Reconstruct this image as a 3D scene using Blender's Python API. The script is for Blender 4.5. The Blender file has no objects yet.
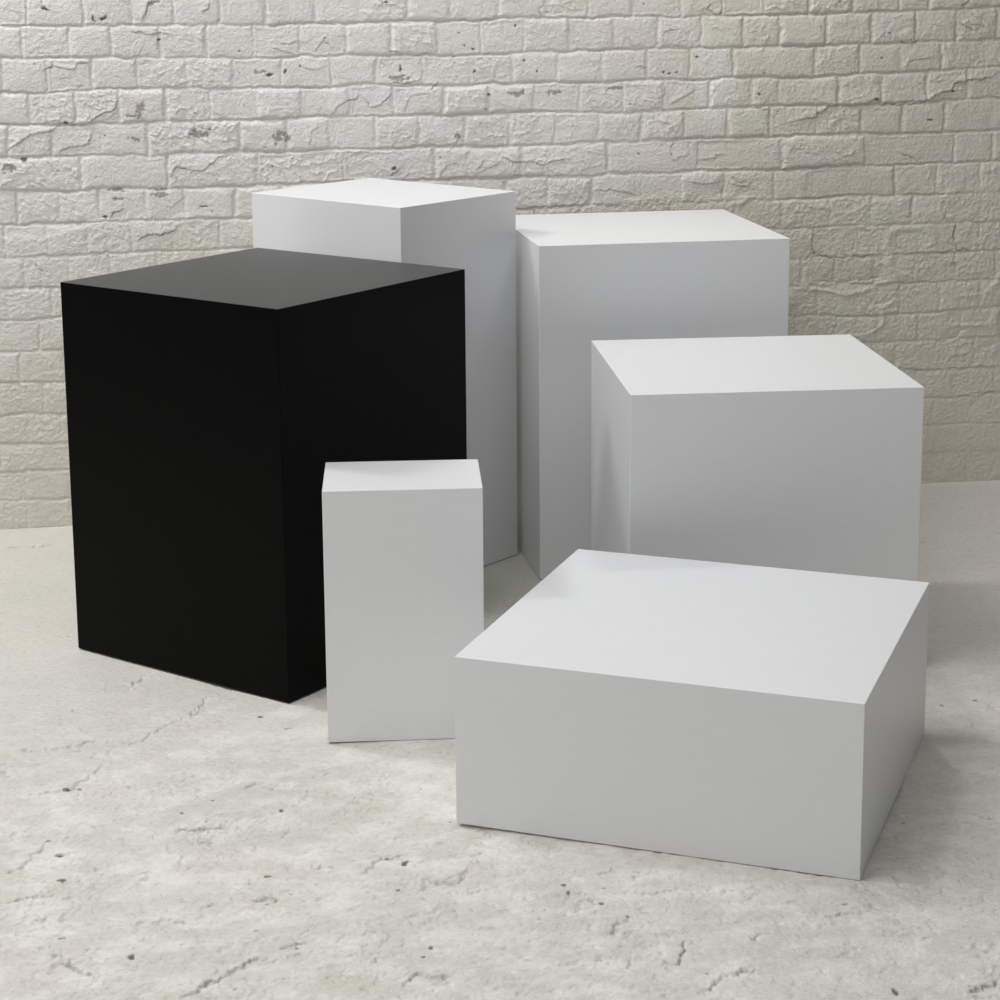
import bpy, bmesh, math
import numpy as np
from mathutils import Matrix, Vector

scene = bpy.context.scene
coll = scene.collection

# ------------------------------------------------------------------ camera
cam_d = bpy.data.cameras.new('camera')
cam_d.sensor_fit = 'HORIZONTAL'
cam_d.sensor_width = 36.0
cam_d.lens = 2046.0136 / 1000 * 36.0
cam_d.shift_x = -56.4927 / 1000
cam_d.shift_y = -143.0744 / 1000
cam_d.clip_end = 60
cam = bpy.data.objects.new('camera', cam_d)
coll.objects.link(cam)
fwd = Vector((0.0, 0.98085855, -0.19472158))
rgt = Vector((0.999998358, -0.000352893, -0.001777607))
upv = rgt.cross(fwd)
m = Matrix((rgt, upv, -fwd)).transposed().to_4x4()
m.translation = Vector((0, 0, 1.25))
cam.matrix_world = m
scene.camera = cam

# ------------------------------------------------------------------ light
world = bpy.data.worlds.new('studio_world')
scene.world = world
world.use_nodes = True
wn = world.node_tree.nodes
bg = wn['Background']
bg.inputs['Color'].default_value = (0.97, 0.98, 1.0, 1)
bg.inputs['Strength'].default_value = 0.163


def area(name, loc, target, sx, sy, power, color=(1, 1, 1), spread=180):
    d = bpy.data.lights.new(name, 'AREA')
    d.shape = 'RECTANGLE'
    d.size, d.size_y = sx, sy
    d.energy = power
    d.color = color
    d.spread = math.radians(spread)
    o = bpy.data.objects.new(name, d)
    coll.objects.link(o)
    o.location = loc
    o.rotation_euler = (Vector(target) - Vector(loc)).to_track_quat('-Z', 'Y').to_euler()
    return o


area('overhead_softbox', (-1.6, 2.8, 3.6), (-0.3, 3.4, 0.0), 2.6, 2.0, 62)
area('ceiling_panel', (0.2, 2.6, 3.6), (0.2, 3.2, 0.0), 2.6, 2.0, 13)
area('window_light', (-3.2, 0.8, 1.9), (0.0, 3.6, 0.4), 2.0, 1.8, 14)
area('room_fill', (-0.8, -1.0, 2.6), (0.0, 3.6, 0.4), 2.5, 1.8, 25)
area('wall_lamp', (-1.9, 3.9, 2.5), (0.2, 3.3, 0.3), 0.4, 0.4, 18)
area('wall_spot', (0.42, 4.42, 1.84), (0.2, 2.8, 0.3), 0.13, 0.08, 4.3)

scene.view_settings.view_transform = 'Standard'
scene.view_settings.look = 'None'
scene.view_settings.gamma = 1.0
scene.view_settings.use_curve_mapping = False
scene.view_settings.exposure = 0.0
scene.render.film_transparent = False

# ------------------------------------------------------------------ traced wall and floor data (millimetres)
# BED: lower edges of the brick courses; HEADS: head-joint positions per course
# CRACK: (polyline, width, lip, painted shade); CHIP: (u, v, ru, rv, pink)
BED = [[(-1193,1100),(-1090,1097),(-1028,1097),(-928,1098),(-840,1098),(-713,1097),(-627,1096),(-541,1100),(-433,1099),(-346,1102),(-236,1102),(-125,
  1107),(-36,1106),(66,1106),(145,1110),(282,1106),(374,1110),(444,1110),(584,1111),(678,1115),(796,1116),(940,1120),(1036,1126)],[(-1196,1031),
  (-1052,1030),(-968,1031),(-937,1029),(-768,1027),(-672,1026),(-629,1027),(-565,1029),(-467,1030),(-259,1028),(-170,1029),(-81,1033),(32,1034),(122,
  1035),(214,1038),(306,1038),(445,1038),(515,1040),(632,1041),(751,1044),(846,1048),(943,1047),(1040,1051)],[(-1200,960),(-1107,956),(-992,963),
  (-887,962),(-781,963),(-706,960),(-610,963),(-501,963),(-392,966),(-304,963),(-215,962),(-126,965),(-14,966),(100,964),(191,970),(306,968),(422,
  972),(563,968),(682,975),(801,978),(909,982),(1042,987)],[(-1204,892),(-1058,888),(-943,890),(-858,891),(-741,893),(-633,894),(-568,897),(-503,898),
  (-360,896),(-249,896),(-149,899),(-48,902),(32,899),(123,897),(203,898),(330,903),(447,904),(517,907),(648,903),(803,908),(900,911),(1045,916)],
  [(-1207,822),(-1082,822),(-977,822),(-893,818),(-786,825),(-678,823),(-614,821),(-526,826),(-406,824),(-306,827),(-217,827),(-127,826),(-14,828),
  (77,831),(192,831),(331,836),(448,836),(614,838),(709,838),(926,839),(1048,842)],[(-1211,751),(-1065,744),(-949,750),(-832,747),(-681,750),(-506,
  753),(-128,754),(-37,757),(77,752),(123,760),(216,758),(332,761),(450,761),(544,761),(687,765),(808,765),(929,767),(1052,769)],[(-1215,676),(-1005,
  677),(-898,679),(-791,678),(-683,680),(-128,682),(-26,685),(78,689),(193,686),(310,688),(380,689),(451,692),(569,691),(689,696),(810,695),(932,695),
  (1055,697)],[(-1219,604),(-1156,605),(-1093,607),(-987,609),(523,625),(691,626),(812,625),(1058,628)],[(-1222,539),(-1138,538),(-1096,537),(620,
  555),(766,556),(937,558),(1061,560)],[(-1226,469),(-1163,466),(-1099,471),(622,487),(817,488),(1064,491)],[(-1230,400),(-1166,400),(-1103,400),(624,
  419),(746,412),(1066,424)],[(-1234,329),(-1106,329),(723,349),(1070,351)],[(-1237,258),(-1184,260),(-1099,256),(823,280),(947,278),(1073,278)],
  [(-1241,193),(-1198,191),(-1102,189),(950,210),(1075,217)],[(-1244,130),(-1180,131),(-1105,128),(902,142),(1078,144)],[(-1248,66),(-1101,63),(905,
  73),(1081,72)]]
HEADS = [[-1134,-1020,-920,-832,-735,-635,-532,-432,-330,-235,-129,-33,72,176,284,378,478,583,684,795,867,951],[-1149,-1052,-965,-862,-765,-663,-564,
  -466,-366,-265,-170,-72,30,131,232,331,430,514,624,731,836,934],[-1194,-1101,-1007,-913,-808,-710,-606,-498,-400,-297,-193,-101,2,104,209,306,406,
  600,704,802,900,1004],[-1140,-1046,-954,-855,-759,-662,-563,-460,-364,-253,-151,-48,54,152,249,353,449,514,656,759,867,964],[-1189,-1098,-997,-896,
  -795,-699,-599,-504,-407,-308,-207,-106,-2,96,194,296,396,495,606,711,809,913,1027],[-1220,-1040,-856,-664,-474,-275,-78,119,318,524,725,938],
  [-1178,-1088,-1003,-906,-824,-714,-616,-518,-419,-319,-218,-116,-19,80,184,288,389,507,590,690,797,896,1004],[-1207,-1118,-1032,-940,-852,-749,-653,
  -553,-453,-353,-252,-151,-49,54,158,263,416,525,642,741,840,918,1007],[-1170,-1077,-988,429,603,702,804,946,1007],[-1208,-1115,-1019,466,576,655,
  754,852,951],[-1238,-1143,-1048,515,616,713,815,914,1015],[-1189,-1094,661,764,864,968],[-1144,-1048,712,810,909,1008],[-1179,-1085,763,859,956,
  1061],[-1146,-1049,809,909,1006],[-1192,-1096,859,954,1055]]
CRACK = [([(-1104,1148),(-1101,1131),(-1090,1127)],2.5,2,1),([(-924,1088),(-912,1081),(-883,1075),(-862,1077),(-836,1076)],1.5,1.5,0.5),([(-869,1146),
  (-884,1138),(-894,1117),(-898,1102)],2.5,2,0.9),([(-753,1146),(-758,1131),(-771,1122)],2.5,2,0.9),([(-1105,1005),(-1090,1011),(-1087,1022)],1.6,1.5,
  0.8),([(-1088,1009),(-1059,1004),(-1042,1006),(-1038,1015),(-1011,1019)],1.4,1.6,0.5),([(-1033,981),(-1032,972),(-1042,964)],1.6,1,0.7),([(-944,
  952),(-956,937),(-963,916),(-995,906),(-1016,889),(-1054,885),(-1079,890),(-1096,875),(-1143,866),(-1179,840),(-1203,828)],2,2.2,0.75),([(-1013,
  874),(-1018,846),(-1054,838),(-1078,836),(-1082,822)],1.4,1.5,0.6),([(-852,767),(-841,787),(-819,790),(-800,784),(-772,785),(-761,800),(-739,813),
  (-711,819)],1.8,1.6,0.8),([(-983,681),(-972,696),(-951,702)],2.4,1.6,0.9),([(-928,634),(-900,646),(-878,643),(-852,651),(-835,664)],2,1.8,0.8),
  ([(-624,1042),(-616,1042),(-590,1036),(-571,1029)],1.3,1.2,0.5),([(-609,1055),(-586,1053),(-562,1059),(-540,1057)],1.2,1.2,0.45),([(-532,1035),
  (-512,1061),(-495,1039)],1.6,1,0.6),([(-565,1005),(-540,996),(-507,1002)],1.2,1.2,0.5),([(-496,1002),(-492,974)],1.8,0.6,0.8),([(-509,898),(-492,
  909),(-465,930),(-443,932),(-438,947)],1.7,1.6,0.7),([(-436,939),(-410,914),(-393,918),(-370,938),(-366,942)],1.6,1,0.7),([(-368,946),(-371,920),
  (-369,896)],1.6,0.6,0.7),([(-393,1018),(-378,1001)],1.8,1,0.8),([(-370,966),(-326,966),(-304,972),(-299,980)],1.8,1.6,0.8),([(-282,947),(-271,958),
  (-266,971)],1.8,1,0.8),([(-338,902),(-326,935),(-284,945)],1.4,1,0.55),([(-371,1033),(-342,1031)],1.5,1.5,0.6),([(-235,1140),(-234,1106)],2.4,0.6,
  0.8),([(-158,1101),(-145,1103),(-129,1109)],2.6,1.2,0.8),([(-24,1141),(-36,1126),(-33,1109)],4,0.6,0.55),([(355,1132),(344,1126),(362,1106),(376,
  1115),(374,1132)],2,1.6,0.5),([(241,1071),(259,1078),(271,1073)],2.4,1,0.5),([(168,1061),(175,1043),(191,1041)],1.6,1.4,0.45),([(182,994),(209,
  996)],1.8,1.2,0.6),([(265,909),(295,928),(321,939)],1.6,1.4,0.5),([(-120,1101),(-116,1061)],1.5,1,0.4),([(945,1122),(959,1136)],2.4,2,0.7),([(961,
  1133),(988,1126),(1012,1124)],1.6,1.4,0.5),([(946,1084),(964,1072),(978,1065)],2.2,1.4,0.8),([(966,1081),(995,1081),(1002,1070)],1.6,1.4,0.55),
  ([(789,1060),(808,1040),(846,1046)],2.2,1.6,0.8),([(812,990),(836,1005),(884,1009)],1.4,1.4,0.4),([(459,901),(490,892),(504,876)],1.6,1.4,0.4),
  ([(532,862),(565,872),(601,879),(636,899),(650,903),(724,904),(748,918),(755,904),(851,902),(892,925),(928,931),(932,947),(963,958),(1019,960),
  (1043,976)],2.2,3.2,0.6),([(-548,833),(-543,862),(-525,874)],1.4,1.2,0.45),([(-376,764),(-358,770),(-351,783)],1.8,1.6,0.6),([(-250,808),(-239,812),
  (-226,828),(-216,845),(-223,861)],1.6,1.2,0.6),([(-177,773),(-161,793)],2,2,0.4),([(-127,804),(-100,783),(-78,787),(-55,789),(-32,779),(-9,788),(13,
  792),(36,791)],1.8,1.8,0.7),([(266,830),(264,792)],1.8,0.8,0.65),([(267,780),(285,791),(308,795)],1.5,1.4,0.5),([(231,876),(261,864),(273,843)],1.5,
  1.4,0.45),([(332,781),(360,783),(383,794)],1.5,1.4,0.45),([(82,721),(151,714),(181,707)],1.6,1.2,0.45),([(309,734),(361,728),(382,734)],1.5,1.8,
  0.45),([(403,743),(426,731),(450,731)],2,1.4,0.6),([(403,725),(450,722)],1.6,1.2,0.5),([(-21,675),(-16,687)],2,0.5,0.8),([(38,688),(32,676)],1.6,1,
  0.6),([(799,797),(819,786),(856,771)],1.4,1,0.55),([(912,691),(921,662),(919,639),(934,624)],1.6,1.6,0.6),([(947,626),(940,594),(952,563),(989,
  557)],3,0.8,1),([(952,563),(920,556),(836,556)],1.8,0.8,0.7),([(952,558),(945,532),(954,513)],2.6,0.8,0.9),([(602,619),(601,584),(608,556),(681,
  551),(754,552)],2.2,1.6,0.7),([(702,591),(700,553)],1.8,0.8,0.5),([(805,609),(809,567)],2.2,1,0.6),([(654,545),(653,519)],2.2,0.6,0.8),([(751,545),
  (752,516)],1.8,0.6,0.5),([(814,496),(818,446)],2,0.6,0.6),([(712,478),(713,444)],1.6,0.6,0.4),([(610,495),(670,490),(724,494),(780,501)],2,-2,0.1),
  ([(823,278),(960,278),(1072,281)],1.8,1,0.4),([(962,210),(1013,208),(1075,222)],1.8,1,0.4),([(920,342),(957,350),(981,374)],2,-1.6,0.1),([(-1149,
  585),(-1128,573)],2,1,0.7),([(-1144,587),(-1143,571)],1.6,0.6,0.6),([(-1019,601),(-1010,605)],2,1,0.6)]
CHIP = [(-1101,1131,6.1,4.1,0),(-1000,1109,4.2,7.4,0),(-977,1111,8.3,4.2,0),(-876,1142,14.7,5.3,0),(-908,917,14.8,9.7,1),(-923,902,14.8,4.3,0),(-925,
  853,10.6,6.5,0),(-787,862,14.9,8.7,0),(-771,872,8.6,4.3,0),(-613,850,19.5,13.1,0),(-606,858,8.7,6.6,1),(-1192,798,16.6,10.7,0),(-1158,812,8.3,3.2,
  0),(-964,744,17.0,5.4,1),(-965,724,12.7,3.3,0),(-871,731,14.9,6.5,0),(-874,742,21.4,3.3,0),(-765,693,5.3,3.3,0),(-782,704,8.6,2.2,0),(-994,686,4.2,
  3.3,0),(-1067,890,10.4,3.2,0),(-565,1007,2.2,3.9,0),(-598,993,3.8,5.4,0),(-652,993,12.9,4.3,0),(-633,987,6.5,2.6,0),(-347,998,3.3,8.7,0),(-350,977,
  19.8,6.5,0),(-182,990,4.0,4.0,0),(-148,994,4.5,1.8,0),(-157,974,4.5,2.2,0),(-230,1021,4.4,1.7,0),(-208,1047,4.5,2.2,0),(-74,986,3.0,2.8,0),(-43,988,
  2.3,2.2,0),(-70,1013,4.9,2.6,0),(-84,940,18.0,6.6,0),(-2,941,20.4,6.6,0),(127,948,16.0,6.7,0),(246,983,4.6,3.4,0),(260,980,4.6,2.2,0),(276,982,3.5,
  2.2,0),(188,800,2.8,2.8,0),(-160,906,6.7,2.2,0),(-155,939,5.6,4.4,0),(-223,847,6.7,6.7,0),(-364,779,6.7,4.4,0),(-376,1141,4.4,2.2,0),(-695,992,2.2,
  2.6,0),(930,931,4.9,2.3,0),(748,913,4.8,3.4,0)]
FLOOR_CRACK = [([(-1141,1306),(-1086,1329),(-1034,1326),(-997,1303),(-927,1324),(-889,1260),(-841,1224),(-812,1168)],3,0.5),([(-1085,1507),(-1049,
  1513),(-1020,1495),(-991,1446),(-977,1420)],4,0.5),([(-1101,1779),(-1076,1755),(-1039,1678)],3,0.5),([(-770,1553),(-739,1531),(-678,1566)],3,0.5),
  ([(-880,1686),(-822,1686),(-802,1672),(-777,1684)],3,0.8),([(-768,1917),(-743,1913),(-727,1925)],4,1),([(-859,2179),(-826,2150),(-788,2113),(-766,
  2088),(-752,2083),(-733,2108)],7,1),([(-1092,1885),(-1050,1866),(-1028,1861)],3,0.6),([(-918,1972),(-887,1966),(-847,1974)],3,0.5),([(-1017,2032),
  (-995,2049),(-981,2088),(-955,2106)],6,0.9),([(-731,2070),(-709,2058),(-683,2057)],5,0.8),([(-783,2165),(-797,2143)],4,0.4),([(-611,1869),(-583,
  1819),(-552,1814),(-546,1842)],5,0.8),([(-534,1905),(-484,1920),(-460,1877)],4,0.6),([(-589,2190),(-567,2169),(-518,2183)],5,0.8),([(-320,2002),
  (-299,2024)],3,0.9),([(-311,2097),(-273,2070)],4,0.7),([(-259,2194),(-238,2184),(-221,2155),(-213,2134)],6,0.9),([(-18,2102),(7,2098),(33,2108)],4,
  0.7),([(-216,2266),(-181,2229),(-138,2232)],5,0.6),([(93,2330),(112,2326),(139,2316)],6,0.9),([(297,1848),(332,1851)],4,0.5),([(-1239,145),(-1157,
  152),(-1110,138)],3,0.5),([(-937,1086),(-940,1051),(-918,1009)],3,0.4),([(-836,1210),(-813,1133)],3,0.4),([(-677,1824),(-640,1850)],4,0.5),([(-823,
  1920),(-793,1937)],3,0.5),([(-698,1684),(-710,1728)],3,0.3)]
FLOOR_CHIP = [(-917,2055,4.4,8.1,0),(-1026,1728,5.6,5.0,0),(-853,1631,2.2,3.6,0),(-709,1635,3.6,5.4,0),(-1030,1773,2.1,3.3,0),(-709,1907,5.4,3.1,0),
  (-724,1250,4.9,4.6,0),(-758,2013,5.2,2.8,0),(-736,1849,5.5,4.7,0),(8,2312,3.0,7.1,0),(-546,1848,5.5,6.4,0),(-564,1927,4.0,4.5,1),(-540,2100,3.8,5.3,
  1),(-338,1978,2.7,5.9,0),(-301,2021,3.3,5.7,0),(-273,2067,2.6,5.5,0),(-1018,1823,5.4,3.1,0),(-554,1550,1.8,3.8,0),(-495,1592,1.5,3.0,0),(-707,2066,
  3.8,4.1,0),(411,1402,2.5,4.5,0),(474,1389,5.0,4.5,0),(390,1678,2.3,3.8,0)]

# ------------------------------------------------------------------ numeric helpers
def vnoise(u, v, scale, seed, aspect=1.0):
    """value noise in -1..1, feature size `scale` (mm) along u and scale*aspect along v"""
    x = u / scale + 1000.37
    y = v / (scale * aspect) + 1000.71
    xi = np.floor(x).astype(np.int64)
    yi = np.floor(y).astype(np.int64)
    fx = (x - xi).astype(np.float32)
    fy = (y - yi).astype(np.float32)
    fx = fx * fx * fx * (fx * (fx * 6 - 15) + 10)
    fy = fy * fy * fy * (fy * (fy * 6 - 15) + 10)
    tab = np.random.default_rng(seed).random(65536).astype(np.float32) * 2 - 1

    def hsh(a, b):
        return tab[((a * 73856093) ^ (b * 19349663) ^ ((a * 31 + b * 17) >> 3)) & 65535]
    a = hsh(xi, yi)
    b = hsh(xi + 1, yi)
    c = hsh(xi, yi + 1)
    d = hsh(xi + 1, yi + 1)
    return (a + (b - a) * fx) * (1 - fy) + (c + (d - c) * fx) * fy


def fbm(u, v, scale, seed, octv=4, gain=0.5, aspect=1.0):
    s = 0
    amp = 1.0
    tot = 0
    for k in range(octv):
        # rotate every octave a little so that the lattice does not show
        ang = 0.5 * k
        uu = u * math.cos(ang) - v * math.sin(ang) if aspect == 1.0 else u
        vv = u * math.sin(ang) + v * math.cos(ang) if aspect == 1.0 else v
        s = s + amp * vnoise(uu, vv, scale / 2 ** k, seed + k * 7, aspect)
        tot += amp
        amp *= gain
    return s / tot


def sstep(a, b, x):
    t = np.clip((x - a) / (b - a), 0, 1)
    return t * t * (3 - 2 * t)


def axis(lo, flo, fhi, hi, fine, coarse):
    """grid line positions: fine between flo and fhi, coarse outside"""
    parts = []
    if lo < flo:
        parts.append(np.arange(lo, flo - 1e-6, coarse))
    parts.append(np.arange(flo, fhi, fine))
    if hi > fhi:
        parts.append(np.append(np.arange(fhi, hi - 1e-6, coarse), hi))
    return np.unique(np.round(np.concatenate(parts), 3))


def grid_mesh(name, X, Y, Z, attrs, mat):
    """X,Y,Z: 2-D arrays (mm) of a height field; returns the object"""
    ny, nx = X.shape
    me = bpy.data.meshes.new(name)
    co = np.stack([X, Y, Z], -1).reshape(-1, 3).astype(np.float32) * 0.001
    idx = np.arange(ny * nx, dtype=np.int32).reshape(ny, nx)
    q = np.stack([idx[:-1, :-1], idx[:-1, 1:], idx[1:, 1:], idx[1:, :-1]], -1).reshape(-1, 4)
    nf = len(q)
    me.vertices.add(len(co))
    me.vertices.foreach_set('co', co.ravel())
    me.loops.add(nf * 4)
    me.loops.foreach_set('vertex_index', q.ravel())
    me.polygons.add(nf)
    me.polygons.foreach_set('loop_start', np.arange(0, nf * 4, 4, dtype=np.int32))
    me.polygons.foreach_set('use_smooth', np.ones(nf, dtype=bool))
    me.update(calc_edges=True)
    for k, a in attrs.items():
        at = me.attributes.new(k, 'FLOAT', 'POINT')
        at.data.foreach_set('value', a.ravel().astype(np.float32))
    me.materials.append(mat)
    o = bpy.data.objects.new(name, me)
    coll.objects.link(o)
    return o


def poly_dist(u, v, pts):
    """distance, signed side (+ above / left of the line) and fraction along a polyline"""
    best = np.full(u.shape, 1e9, np.float32)
    side = np.zeros(u.shape, np.float32)
    frac = np.zeros(u.shape, np.float32)
    seg = [math.hypot(b[0] - a[0], b[1] - a[1]) for a, b in zip(pts, pts[1:])]
    tot = max(sum(seg), 1e-6)
    run = 0
    for (a, b), L in zip(zip(pts, pts[1:]), seg):
        if L < 1e-6:
            continue
        dx, dy = (b[0] - a[0]) / L, (b[1] - a[1]) / L
        t = np.clip((u - a[0]) * dx + (v - a[1]) * dy, 0, L)
        d = np.hypot(u - a[0] - t * dx, v - a[1] - t * dy)
        s = (v - a[1]) * dx - (u - a[0]) * dy
        if dx < 0:
            s = -s
        k = d < best
        best = np.where(k, d, best)
        side = np.where(k, s, side)
        frac = np.where(k, (run + t) / tot, frac)
        run += L
    return best, side, frac


def carve(H, D, U, V, us, vs, pts, width, lip, shade_chip, depth, reach, seed, jag=1.0):
    """one crack or flake edge pressed into height field H and chip and painted-shade field D (in place)"""
    pu = [p[0] for p in pts]
    pv = [p[1] for p in pts]
    m = 45
    i0, i1 = np.searchsorted(us, [min(pu) - m, max(pu) + m])
    j0, j1 = np.searchsorted(vs, [min(pv) - m, max(pv) + m])
    if i1 - i0 < 2 or j1 - j0 < 2:
        return
    sl = (slice(j0, j1), slice(i0, i1))
    u = U[sl]
    v = V[sl]
    wu = u + jag * (3.0 * vnoise(u, v, 13, seed) + 1.4 * vnoise(u, v, 5, seed + 1))
    wv = v + jag * (3.0 * vnoise(u, v, 13, seed + 2) + 1.4 * vnoise(u, v, 5, seed + 3))
    d, s, f = poly_dist(wu, wv, pts)
    taper = sstep(0, 0.12, f) * sstep(0, 0.12, 1 - f) * 0.75 + 0.25
    wloc = width * (0.65 + 0.5 * (vnoise(u, v, 22, seed + 4) + 0.4)) * taper
    wloc = np.clip(wloc, 0.5, None)
    groove = np.exp(-(d / wloc) ** 2) * (0.55 + 0.45 * vnoise(u, v, 14, seed + 7))
    H[sl] -= depth * groove * taper
    up = sstep(-0.6, 0.9, s)
    H[sl] += lip * taper * up * np.exp(-d / reach)
    brk = sstep(-0.55, 0.35, vnoise(u, v, 17, seed + 5) + 0.5 * vnoise(u, v, 6, seed + 6))
    D[sl] = np.maximum(D[sl], shade_chip * np.exp(-(d / (wloc * 0.75)) ** 2) * (0.4 + 0.6 * taper) * (0.25 + 0.75 * brk))  # groove shadow painted into the colour field along the crack


def blot(D, P, U, V, us, vs, c, seed, H=None, deep=0.0):
    """a chip: paint lost in a ragged patch"""
    cu, cv, ru, rv, pk = c
    ru, rv = max(ru, 1.0), max(rv, 1.0)
    i0, i1 = np.searchsorted(us, [cu - 2 * ru - 6, cu + 2 * ru + 6])
    j0, j1 = np.searchsorted(vs, [cv - 2 * rv - 6, cv + 2 * rv + 6])
    if i1 - i0 < 1 or j1 - j0 < 1:
        return
    sl = (slice(j0, j1), slice(i0, i1))
    u = U[sl]
    v = V[sl]
    n = 0.55 * vnoise(u, v, 9, seed) + 0.6 * vnoise(u, v, 4.5, seed + 1)
    r = np.hypot((u - cu) / ru, (v - cv) / rv) + n
    mk = sstep(1.05, 0.55, r)
    big = 1.0 if ru * rv < 40 else 0.62
    D[sl] = np.maximum(D[sl], mk * big)
    if pk:
        P[sl] = np.maximum(P[sl], mk)
    if H is not None:
        H[sl] -= deep * mk


# ------------------------------------------------------------------ materials
def new_mat(name):
    mt = bpy.data.materials.new(name)
    mt.use_nodes = True
    nt = mt.node_tree
    return mt, nt, nt.nodes, nt.links, nt.nodes['Principled BSDF']


def noise_node(N, L, vec, scale, detail=4, rough=0.55):
    n = N.new('ShaderNodeTexNoise')
    n.inputs['Scale'].default_value = scale
    n.inputs['Detail'].default_value = detail
    n.inputs['Roughness'].default_value = rough
    L.new(vec, n.inputs['Vector'])
    return n.outputs['Fac']


def ramp(N, L, fac, stops):
    r = N.new('ShaderNodeValToRGB')
    e = r.color_ramp.elements
    while len(e) < len(stops):
        e.new(0.5)
    for k, (p, c) in enumerate(stops):
        e[k].position = p
        e[k].color = (*c, 1) if len(c) == 3 else c
    L.new(fac, r.inputs['Fac'])
    return r.outputs['Color']


def mix(N, L, fac, a, b):
    n = N.new('ShaderNodeMix')
    n.data_type = 'RGBA'
    if isinstance(fac, (int, float)):
        n.inputs[0].default_value = fac
    else:
        L.new(fac, n.inputs[0])
    for s, x in ((6, a), (7, b)):
        if isinstance(x, tuple):
            n.inputs[s].default_value = (*x, 1)
        else:
            L.new(x, n.inputs[s])
    return n.outputs[2]


def attr(N, name):
    a = N.new('ShaderNodeAttribute')
    a.attribute_name = name
    return a.outputs['Fac']


def bump(N, L, height, strength, dist, normal=None):
    b = N.new('ShaderNodeBump')
    b.inputs['Strength'].default_value = strength
    b.inputs['Distance'].default_value = dist
    L.new(height, b.inputs['Height'])
    if normal is not None:
        L.new(normal, b.inputs['Normal'])
    return b.outputs['Normal']


def wall_material():
    mt, nt, N, L, B = new_mat('painted_brick')
    vec = N.new('ShaderNodeTexCoord').outputs['Object']
    big = noise_node(N, L, vec, 3.0, 3)
    mid = noise_node(N, L, vec, 11.0, 4)
    white = ramp(N, L, mid, [(0.30, (0.782, 0.763, 0.712)), (0.5, (0.814, 0.801, 0.770)), (0.72, (0.820, 0.795, 0.776))])
    beige = ramp(N, L, mid, [(0.30, (0.687, 0.655, 0.560)), (0.5, (0.712, 0.674, 0.591)), (0.72, (0.706, 0.649, 0.579))])
    col = mix(N, L, attr(N, 'beige'), white, beige)
    col = mix(N, L, attr(N, 'sage'), col, (0.718, 0.712, 0.591))
    bare_shade = mix(N, L, attr(N, 'pink'), (0.16, 0.145, 0.125), (0.27, 0.155, 0.12))
    col = mix(N, L, attr(N, 'shade_chip'), col, bare_shade)  # bare brick in chips, painted shadow along cracks
    L.new(col, B.inputs['Base Color'])
    B.inputs['Roughness'].default_value = 0.6
    B.inputs['Specular IOR Level'].default_value = 0.3
    n1 = bump(N, L, noise_node(N, L, vec, 300.0, 3, 0.65), 0.8, 0.002)
    n2 = bump(N, L, noise_node(N, L, vec, 115.0, 3, 0.65), 0.75, 0.0042, n1)
    L.new(n2, B.inputs['Normal'])
    return mt


def floor_material():
    mt, nt, N, L, B = new_mat('worn_screed')
    vec = N.new('ShaderNodeTexCoord').outputs['Object']
    mp = N.new('ShaderNodeMapping')
    mp.inputs['Scale'].default_value = (1.0, 1.35, 1.0)
    L.new(vec, mp.inputs['Vector'])
    v2 = mp.outputs['Vector']
    big = noise_node(N, L, v2, 2.6, 4)
    base = ramp(N, L, big, [(0.30, (0.684, 0.679, 0.590)), (0.47, (0.703, 0.684, 0.620)), (0.60, (0.728, 0.698, 0.637)), (0.75, (0.739, 0.674, 0.602))])
    mid = noise_node(N, L, v2, 13.0, 6, 0.62)
    wear = ramp(N, L, mid, [(0.44, (0, 0, 0)), (0.62, (1, 1, 1))])
    w2 = N.new('ShaderNodeMath')
    w2.operation = 'MULTIPLY'
    L.new(wear, w2.inputs[0])
    L.new(attr(N, 'worn'), w2.inputs[1])
    col = mix(N, L, w2.outputs[0], base, (0.835, 0.816, 0.781))
    fine = noise_node(N, L, v2, 85.0, 5, 0.72)
    sp = ramp(N, L, fine, [(0.30, (0.74, 0.74, 0.73)), (0.44, (0.97, 0.97, 0.97)), (0.56, (1, 1, 1)), (0.72, (1.10, 1.10, 1.10))])
    mm = N.new('ShaderNodeMix')
    mm.data_type = 'RGBA'
    mm.blend_type = 'MULTIPLY'
    mm.inputs[0].default_value = 0.8
    L.new(col, mm.inputs[6])
    L.new(sp, mm.inputs[7])
    bare_shade = mix(N, L, attr(N, 'pink'), (0.17, 0.16, 0.135), (0.24, 0.16, 0.13))
    col = mix(N, L, attr(N, 'shade_chip'), mm.outputs[2], bare_shade)  # bare screed in chips, crack shadow put into the colour
    L.new(col, B.inputs['Base Color'])
    B.inputs['Roughness'].default_value = 0.62
    B.inputs['Specular IOR Level'].default_value = 0.3
    n1 = bump(N, L, noise_node(N, L, v2, 420.0, 3, 0.65), 0.65, 0.0013)
    n2 = bump(N, L, noise_node(N, L, v2, 130.0, 4, 0.7), 0.62, 0.004, n1)
    L.new(n2, B.inputs['Normal'])
    return mt


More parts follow.
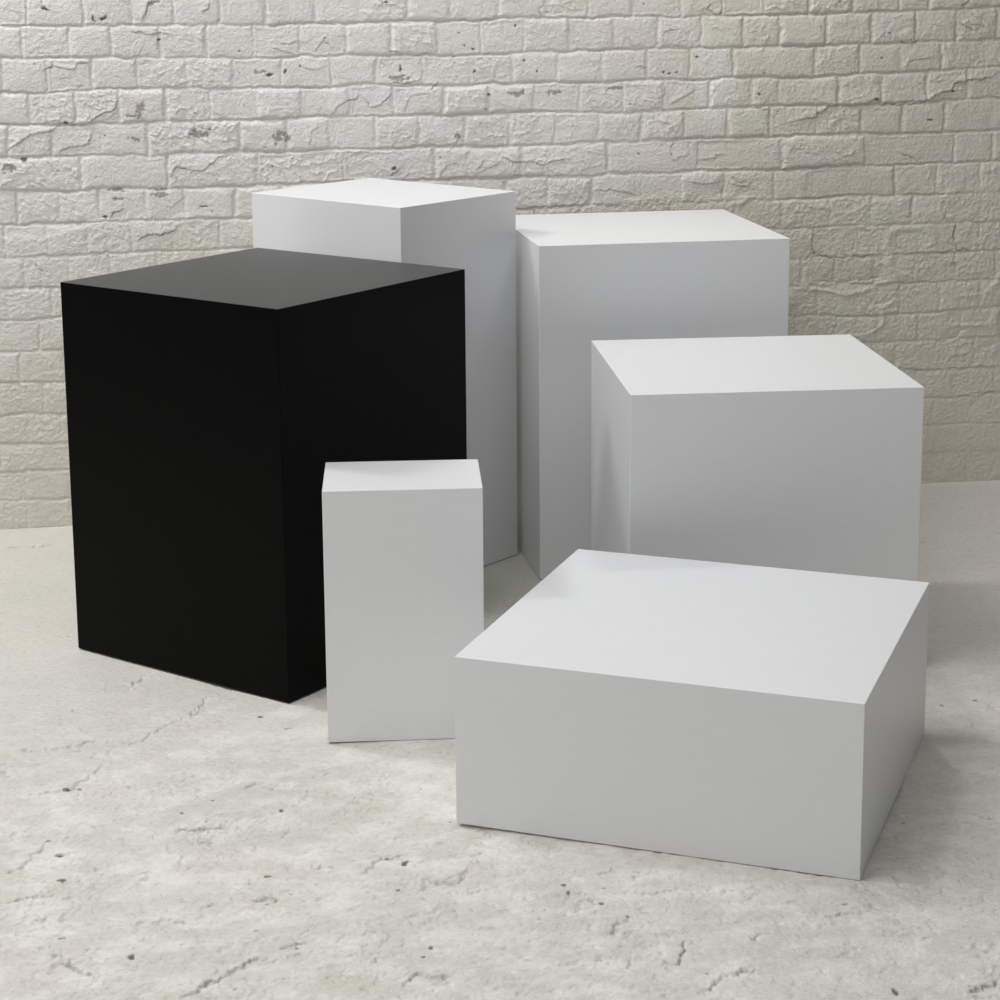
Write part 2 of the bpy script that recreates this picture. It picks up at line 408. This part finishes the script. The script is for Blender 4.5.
def plinth_material(name, color, rough, spec, grain):
    mt, nt, N, L, B = new_mat(name)
    vec = N.new('ShaderNodeTexCoord').outputs['Object']
    mp = N.new('ShaderNodeMapping')
    mp.inputs['Scale'].default_value = (1.0, 1.0, 5.0)
    L.new(vec, mp.inputs['Vector'])
    f = noise_node(N, L, mp.outputs['Vector'], 45.0, 4, 0.6)
    c0 = tuple(c * (1 - grain) for c in color)
    c1 = tuple(c * (1 + grain) for c in color)
    L.new(ramp(N, L, f, [(0.3, c0), (0.7, c1)]), B.inputs['Base Color'])
    B.inputs['Roughness'].default_value = rough
    B.inputs['Specular IOR Level'].default_value = spec
    L.new(bump(N, L, noise_node(N, L, vec, 420.0, 3, 0.6), 0.08, 0.0006), B.inputs['Normal'])
    return mt


M_WALL = wall_material()
M_FLOOR = floor_material()
M_WHITE = plinth_material('white_satin_paint', (0.785, 0.79, 0.80), 0.36, 0.4, 0.012)
M_BLACK = plinth_material('black_satin_paint', (0.0016, 0.0016, 0.0016), 0.40, 0.06, 0.25)
BK = M_BLACK.node_tree.nodes['Principled BSDF']
BK.inputs['Sheen Weight'].default_value = 1.0
BK.inputs['Sheen Roughness'].default_value = 0.22

# label, x, y, turn, width, depth, height (metres), paint
PLINTHS = [
    ('tallest white plinth, at the back left behind the black plinth', -0.3506, 4.1483, -0.6684, 0.4094, 0.3467, 0.7695, 'white'),
    ('large matt black plinth, the only black one', -0.5218, 3.6402, -0.5925, 0.5085, 0.5139, 0.6777, 'black'),
    ('smallest and narrowest white plinth, standing in front of the black plinth', -0.2502, 3.2139, 0.0785, 0.2529, 0.1875, 0.4179, 'white'),
    ('low wide square white plinth nearest the camera at the front right', 0.2250, 2.9735, -0.3281, 0.5936, 0.5696, 0.2556, 'white'),
    ('wide tall white plinth by the wall, right of the tallest one', 0.1694, 4.2675, 0.2021, 0.5152, 0.4828, 0.6820, 'white'),
    ('medium cube-shaped white plinth on the right behind the low plinth', 0.3519, 3.6791, 0.1160, 0.5141, 0.5009, 0.5087, 'white'),
]

WALL_ORIGIN = Vector((0.0, 4.58529761, 0.0))
WALL_ANGLE = math.radians(10.111263)


# ------------------------------------------------------------------ brick wall
def build_wall():
    rng = np.random.default_rng(5)
    us = axis(-3200, -1480, 1340, 3000, 1.9, 8)
    vs = axis(-20, -10, 1220, 2600, 1.8, 8)
    U, V = np.meshgrid(us, vs)
    U = U.astype(np.float32)
    V = V.astype(np.float32)
    Wu = U + 2.6 * vnoise(U, V, 26, 11) + 1.5 * vnoise(U, V, 9, 12) + 0.7 * vnoise(U, V, 4.5, 15)
    Wv = V + 2.2 * vnoise(U, V, 34, 13) + 1.6 * vnoise(U, V, 11, 14) + 0.7 * vnoise(U, V, 4.5, 16)

    # course lines: the traced ones, one at the foot and regular ones above the picture
    lines = [np.interp(us, [p[0] for p in J], [p[1] for p in J]) for J in BED]
    lines.append(np.interp(us, [-1300, 1300], [-3, -3]))
    heads = [list(h) for h in HEADS] + [[-1190, -1095, 1000]]
    k = 0
    while lines[0].min() < 2600:
        lines.insert(0, lines[0] + 70 + rng.normal(0, 1))
        k += 1
        heads.insert(0, [-1180 + rng.uniform(0, 95)])
    # fill every course's head joints over the whole width
    full = []
    for h in heads:
        h = sorted(h)
        out = [h[0]]
        for a, b in zip(h, h[1:]):
            if b - a > 232:
                n = max(1, round((b - a) / 99))
                out += [a + (b - a) * i / n for i in range(1, n)]
            out.append(b)
        while out[0] > -3250:
            out.insert(0, out[0] - rng.normal(99, 4))
        while out[-1] < 3050:
            out.append(out[-1] + rng.normal(99, 4))
        full.append(np.array(out))

    # the lower, re-plastered and roughly painted zone (ragged upper border)
    border = np.interp(us, [-1300, -1120, -900, 400, 570, 640, 820, 900, 930, 1060, 1300],
                       [640, 650, 690, 700, 690, 675, 672, 668, 705, 735, 740])
    rag = 22 * fbm(U, V, 70, 31, 3)
    zone = sstep(8, -8, V - border[None, :] - rag)         # 1 = lower zone
    right = sstep(-200, 500, U)

    row = np.full(U.shape, -1, np.int32)
    dv = np.full(U.shape, -50.0, np.float32)
    dlo = np.full(U.shape, -50.0, np.float32)
    dhi = np.full(U.shape, -50.0, np.float32)
    for r in range(1, len(lines)):
        lo = lines[r][None, :]
        hi = lines[r - 1][None, :] - 8.5
        d = np.minimum(Wv - lo, hi - Wv)
        k = d > dv
        dv = np.where(k, d, dv)
        dlo = np.where(k, Wv - lo, dlo)
        dhi = np.where(k, hi - Wv, dhi)
        row = np.where(k, r, row)
    du = np.full(U.shape, -50.0, np.float32)
    jf = np.ones(U.shape, np.float32)
    off = np.zeros(U.shape, np.float32)
    rgh = np.zeros(U.shape, np.float32)
    sag = np.zeros(U.shape, np.float32)
    bsel = np.zeros(U.shape, np.float32)
    for r in range(1, len(lines)):
        m = row == r
        if not m.any():
            continue
        h = full[r]
        wu = Wu[m]
        i = np.clip(np.searchsorted(h, wu), 1, len(h) - 1)
        n = len(h)
        cen = 0.5 * (h[i] + h[i - 1])
        left = wu - h[i - 1]
        rite = h[i] - wu
        fj = np.where(rng.random(n) < 0.12, 0.2, rng.uniform(0.4, 1.0, n))
        du[m] = np.minimum(left, rite) - 3.6
        jf[m] = np.where(left < rite, fj[i - 1], fj[i])
        o = rng.normal(0, 0.9, n)
        tu = rng.normal(0, 0.014, n)
        tv = rng.normal(0, 0.012, n)
        vc = 0.5 * (lines[r] + lines[r - 1])
        vcen = np.interp(wu, us, vc)
        off[m] = o[i] + tu[i] * (wu - cen) + tv[i] * (V[m] - vcen)
        rgh[m] = (rng.uniform(0.1, 1.0, n) ** 1.6)[i]
        bsel[m] = rng.uniform(0, 1, n)[i]
    zf = 1 - zone * np.where(right > 0.5, 0.62, 0.40)
    fade = 1 - 0.65 * sstep(330, 120, V) * right            # nearly flat towards the floor on the right
    depv = np.clip(4.6 + 2.6 * fbm(U, V, 130, 41, 3) * 1.6, 1.2, 8) * zf * fade
    depu = np.clip(4.0 + 2.4 * vnoise(U, V, 45, 42), 0.8, 7) * zf * fade * jf
    # under each brick the bed joint is cut back sharply, then slopes out to the top of the next brick
    gv = np.where(dlo < dhi, depv * (1 - sstep(-1.6, 1.8, dlo)), depv * (1 - sstep(-7.5, 2.0, dhi)))
    gu = depu * (1 - sstep(-3.2, 3.0, du))
    inb = sstep(-1, 6, np.minimum(dv, du))
    H = -np.maximum(gv, gu) + off * inb * (1 - 0.5 * zone) * fade
    # pillowed brick faces
    H += 0.9 * sstep(0, 18, np.minimum(dv, du)) * zf
    # coarse undulation and painted roughness
    H += 1.8 * fbm(U, V, 160, 51, 3)
    H += 0.75 * fbm(U, V, 26, 52, 3) * (0.5 + rgh)
    crk = 1 - np.abs(fbm(U + 0.6 * V, V - 0.3 * U, 30, 53, 3, 0.55))
    H += 2.4 * (sstep(0.86, 1.0, crk) * (0.10 + 0.75 * rgh * rgh)) * (1 - zone) * inb
    fold = fbm(U + 0.9 * V, V * 1.6 - 0.5 * U, 40, 57, 3, 0.5)
    H += 1.3 * np.abs(fold) * rgh * (1 - zone)
    grain = fbm(U, V, 9, 54, 2, 0.7)
    H += 0.62 * grain * (0.35 + 0.9 * rgh) * (1 - zone)
    patchy = 0.75 + 0.5 * fbm(U, V, 70, 60, 2)
    grit = fbm(U, V * 1.15, 10, 55, 2, 0.8)
    H += (1.35 * np.maximum(grit, -0.25) + 0.8 * fbm(U, V, 5.2, 56, 1)) * zone * fade * patchy
    H += 2.2 * zone                                      # the rough coat is thicker
    lump = 1 - np.abs(fbm(U, V * 1.9, 150, 58, 2))
    H += 2.6 * sstep(0.86, 1.0, lump) * sstep(0.0, 0.35, fbm(U, V, 130, 59, 2)) * zone * right * fade

    D = np.zeros(U.shape, np.float32)
    P = np.zeros(U.shape, np.float32)
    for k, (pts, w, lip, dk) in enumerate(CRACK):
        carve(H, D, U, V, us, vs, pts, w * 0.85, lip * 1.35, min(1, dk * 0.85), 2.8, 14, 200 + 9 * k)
    # further small paint cracks all over the wall
    for k in range(330):
        x = rng.uniform(-2600, 2600)
        y = rng.uniform(720, 1500)
        if -1250 < x < 1080 and y < 1150 and rng.random() < 0.25:
            continue
        a = rng.choice([0.0, 0.5, 0.9, -0.4, 2.2]) + rng.normal(0, 0.3)
        pts = [(x, y)]
        for s in range(rng.integers(2, 5)):
            a += rng.normal(0, 0.55)
            st = rng.uniform(7, 20)
            x += st * math.cos(a)
            y += st * math.sin(a) * 0.8
            pts.append((x, y))
        carve(H, D, U, V, us, vs, pts, rng.uniform(0.7, 1.3), rng.uniform(0.5, 1.7), rng.uniform(0.02, 0.3), rng.uniform(0.8, 1.8), 12, 3000 + 9 * k)
    for k, c in enumerate(CHIP):
        blot(D, P, U, V, us, vs, c, 7000 + 5 * k, H, 1.2)
    for k in range(160):
        x = rng.uniform(-2600, 900)
        y = rng.uniform(760, 1500)
        r = rng.uniform(1.0, 2.4)
        blot(D, P, U, V, us, vs, (x, y, r * rng.uniform(1, 2.5), r, 0), 9000 + 5 * k, H, 0.8)
    # paint tone: cooler white to the left, beige to the right, a few sage bricks
    tone = np.interp(us, [-1250, -300, 20, 260, 480, 1100], [0.0, 0.10, 0.36, 0.72, 0.95, 1.0])[None, :] + 0.16 * fbm(U, V, 150, 61, 3)
    spray = sstep(1.15, 0.5, np.hypot((U - 365) / 58, (V - 960) / 150) + 0.55 * fbm(U, V, 40, 62, 4))
    low = 0.45 * sstep(520, 250, V) + 0.22 * zone
    tone = np.clip(tone + low, 0, 1) * (1 - 0.75 * spray)
    sage = np.where(bsel > 0.83, 0.75, 0.0) * sstep(-60, 100, U) * sstep(560, 380, U) * sstep(0, 5, np.minimum(du, dv)) * sstep(700, 740, V)
    sage = np.maximum(sage, 0.35 * sstep(0.1, 0.5, fbm(U, V, 120, 63, 3)) * zone)
    # clamp the plane near the floor
    o = grid_mesh('wall_back', U, np.minimum(-H, 12), V, dict(shade_chip=D, pink=P, beige=tone, sage=sage), M_WALL)
    o.location = WALL_ORIGIN
    o.rotation_euler = (0, 0, WALL_ANGLE)
    o['kind'] = 'structure'
    o['label'] = 'white and beige painted old brick wall with flaking cracked paint'
    return o


# ------------------------------------------------------------------ worn screed floor
def build_floor():
    rng = np.random.default_rng(9)
    us = axis(-3200, -1400, 1250, 3000, 1.9, 10)
    vs = axis(-60, -10, 2420, 4300, 2.6, 12)      # distance from the wall towards the camera
    U, V = np.meshgrid(us, vs)
    U = U.astype(np.float32)
    V = V.astype(np.float32)
    front = sstep(850, 1750, V)
    leftf = sstep(500, -600, U)
    rough = np.clip(0.22 + 0.78 * front * (0.55 + 0.45 * leftf) + 0.35 * fbm(U, V, 420, 71, 3), 0.12, 1.2)
    H = 1.6 * fbm(U, V, 520, 72, 3)
    n = fbm(U, V * 1.25, 210, 73, 5, 0.55) + 0.12 * fbm(U, V * 1.3, 22, 79, 3)
    # shallow flaked layers: terraces with scarps at their edges
    t = n * 7.0
    fl = np.floor(t)
    H += 1.7 * rough * (fl + sstep(0.0, 0.10, t - fl)) * (0.45 + 0.55 * sstep(-0.1, 0.35, fbm(U, V, 300, 74, 2)))
    H += 1.1 * rough * fbm(U, V * 1.3, 48, 75, 4, 0.6)
    H += 1.0 * rough * fbm(U, V * 1.3, 14, 76, 3, 0.7)
    H += 0.9 * rough * sstep(0.0, 0.5, fbm(U, V, 160, 78, 2)) * np.abs(fbm(U, V * 1.4, 24, 80, 3, 0.6))
    pits = fbm(U, V * 1.4, 20, 77, 3, 0.5)
    H -= 2.2 * sstep(0.36, 0.55, pits) * rough
    D = np.zeros(U.shape, np.float32)
    P = np.zeros(U.shape, np.float32)
    # in this field v grows towards the camera
    for k, (pts, w, dk) in enumerate(FLOOR_CRACK):
        carve(H, D, U, V, us, vs, pts, w * 0.5, -3.4, dk * 0.78, 2.6, 26, 400 + 9 * k, 2.4)
    for k in range(620):
        x = rng.uniform(-1400, 1200)
        y = 500 + 1900 * rng.random() ** 0.7
        a = rng.normal(0.0, 0.5)
        pts = [(x, y)]
        for s in range(rng.integers(2, 5)):
            a += rng.normal(0, 0.5)
            st = rng.uniform(6, 20)
            x += st * math.cos(a)
            y += st * math.sin(a)
            pts.append((x, y))
        q = 0.35 + 0.65 * float(np.clip((y - 800) / 900, 0, 1))
        carve(H, D, U, V, us, vs, pts, rng.uniform(0.7, 1.6), -rng.uniform(0.4, 2.8) * q, rng.uniform(0.0, 0.55) * q, rng.uniform(0.6, 2.0) * q, 20, 5000 + 9 * k, 2.2)
    for k, c in enumerate(FLOOR_CHIP):
        blot(D, P, U, V, us, vs, c, 7700 + 5 * k, H, 1.5)
    for k in range(150):
        x = rng.uniform(-1400, 1200)
        y = 300 + 2050 * rng.random() ** 0.8
        r = rng.uniform(1.0, 2.6)
        blot(D, P, U, V, us, vs, (x, y, r * rng.uniform(1.0, 2.6), r, int(rng.random() < 0.15)), 9900 + 5 * k, H, 1.0)
    H = np.minimum(H - 2.0, 3.0)
    # the ground is level where the plinths stand
    ca, sa = math.cos(WALL_ANGLE), math.sin(WALL_ANGLE)
    for lab, px, py, ang, w, d, h, mat in PLINTHS:
        rx, ry = px - WALL_ORIGIN.x, py - WALL_ORIGIN.y
        cu, cv = (rx * ca + ry * sa) * 1000, -(-rx * sa + ry * ca) * 1000
        t = ang - WALL_ANGLE
        du, dw = U - cu, -(V - cv)
        lx = np.abs(du * math.cos(t) + dw * math.sin(t)) - w * 500
        ly = np.abs(-du * math.sin(t) + dw * math.cos(t)) - d * 500
        out = np.hypot(np.maximum(lx, 0), np.maximum(ly, 0))
        H = np.minimum(H, -0.4 + 0.10 * np.maximum(out - 4, 0))
    # the screed meets the wall a little below
    worn = np.clip(0.12 + 1.0 * front * (0.55 + 0.45 * leftf), 0, 1)
    # object axes: x along the wall, y away from the camera, so flip the rows
    o = grid_mesh('floor', U[::-1], -V[::-1], H[::-1], dict(shade_chip=D[::-1], pink=P[::-1], worn=worn[::-1]), M_FLOOR)
    o.location = WALL_ORIGIN
    o.rotation_euler = (0, 0, WALL_ANGLE)
    o['kind'] = 'structure'
    o['label'] = 'pale worn screed floor with flakes, pits and hairline cracks'
    return o


build_wall()
build_floor()


# ------------------------------------------------------------------ plinths
def plinth(name, label, x, y, ang, w, d, h, mat):
    """a hollow five-sided display plinth: mitred panels, softened edges, open underneath"""
    t = 0.018
    bm = bmesh.new()
    o = [bm.verts.new((sx * w / 2, sy * d / 2, z)) for z in (0, h) for sx, sy in ((-1, -1), (1, -1), (1, 1), (-1, 1))]
    i = [bm.verts.new((sx * (w / 2 - t), sy * (d / 2 - t), z)) for z in (0, h - t) for sx, sy in ((-1, -1), (1, -1), (1, 1), (-1, 1))]
    for k in range(4):
        n = (k + 1) % 4
        bm.faces.new((o[k], o[n], o[4 + n], o[4 + k]))
        bm.faces.new((i[n], i[k], i[4 + k], i[4 + n]))
        bm.faces.new((o[n], o[k], i[k], i[n]))
    bm.faces.new(o[4:8])
    bm.faces.new(i[4:8][::-1])
    bm.normal_update()
    sharp = [e for e in bm.edges if all(v in o for v in e.verts)]
    bmesh.ops.bevel(bm, geom=sharp, offset=0.0011, segments=3, profile=0.5, affect='EDGES')
    bmesh.ops.recalc_face_normals(bm, faces=bm.faces)
    me = bpy.data.meshes.new(name)
    bm.to_mesh(me)
    bm.free()
    me.materials.append(mat)
    ob = bpy.data.objects.new(name, me)
    coll.objects.link(ob)
    ob.location = (x, y, 0)
    ob.rotation_euler = (0, 0, ang)
    ob['label'] = label
    ob['category'] = 'plinth'
    ob['group'] = 'display plinths in front of the brick wall'
    return ob


for label, x, y, ang, w, d, h, mat in PLINTHS:
    plinth('display_plinth', label, x, y, ang, w, d, h, M_BLACK if mat == 'black' else M_WHITE)
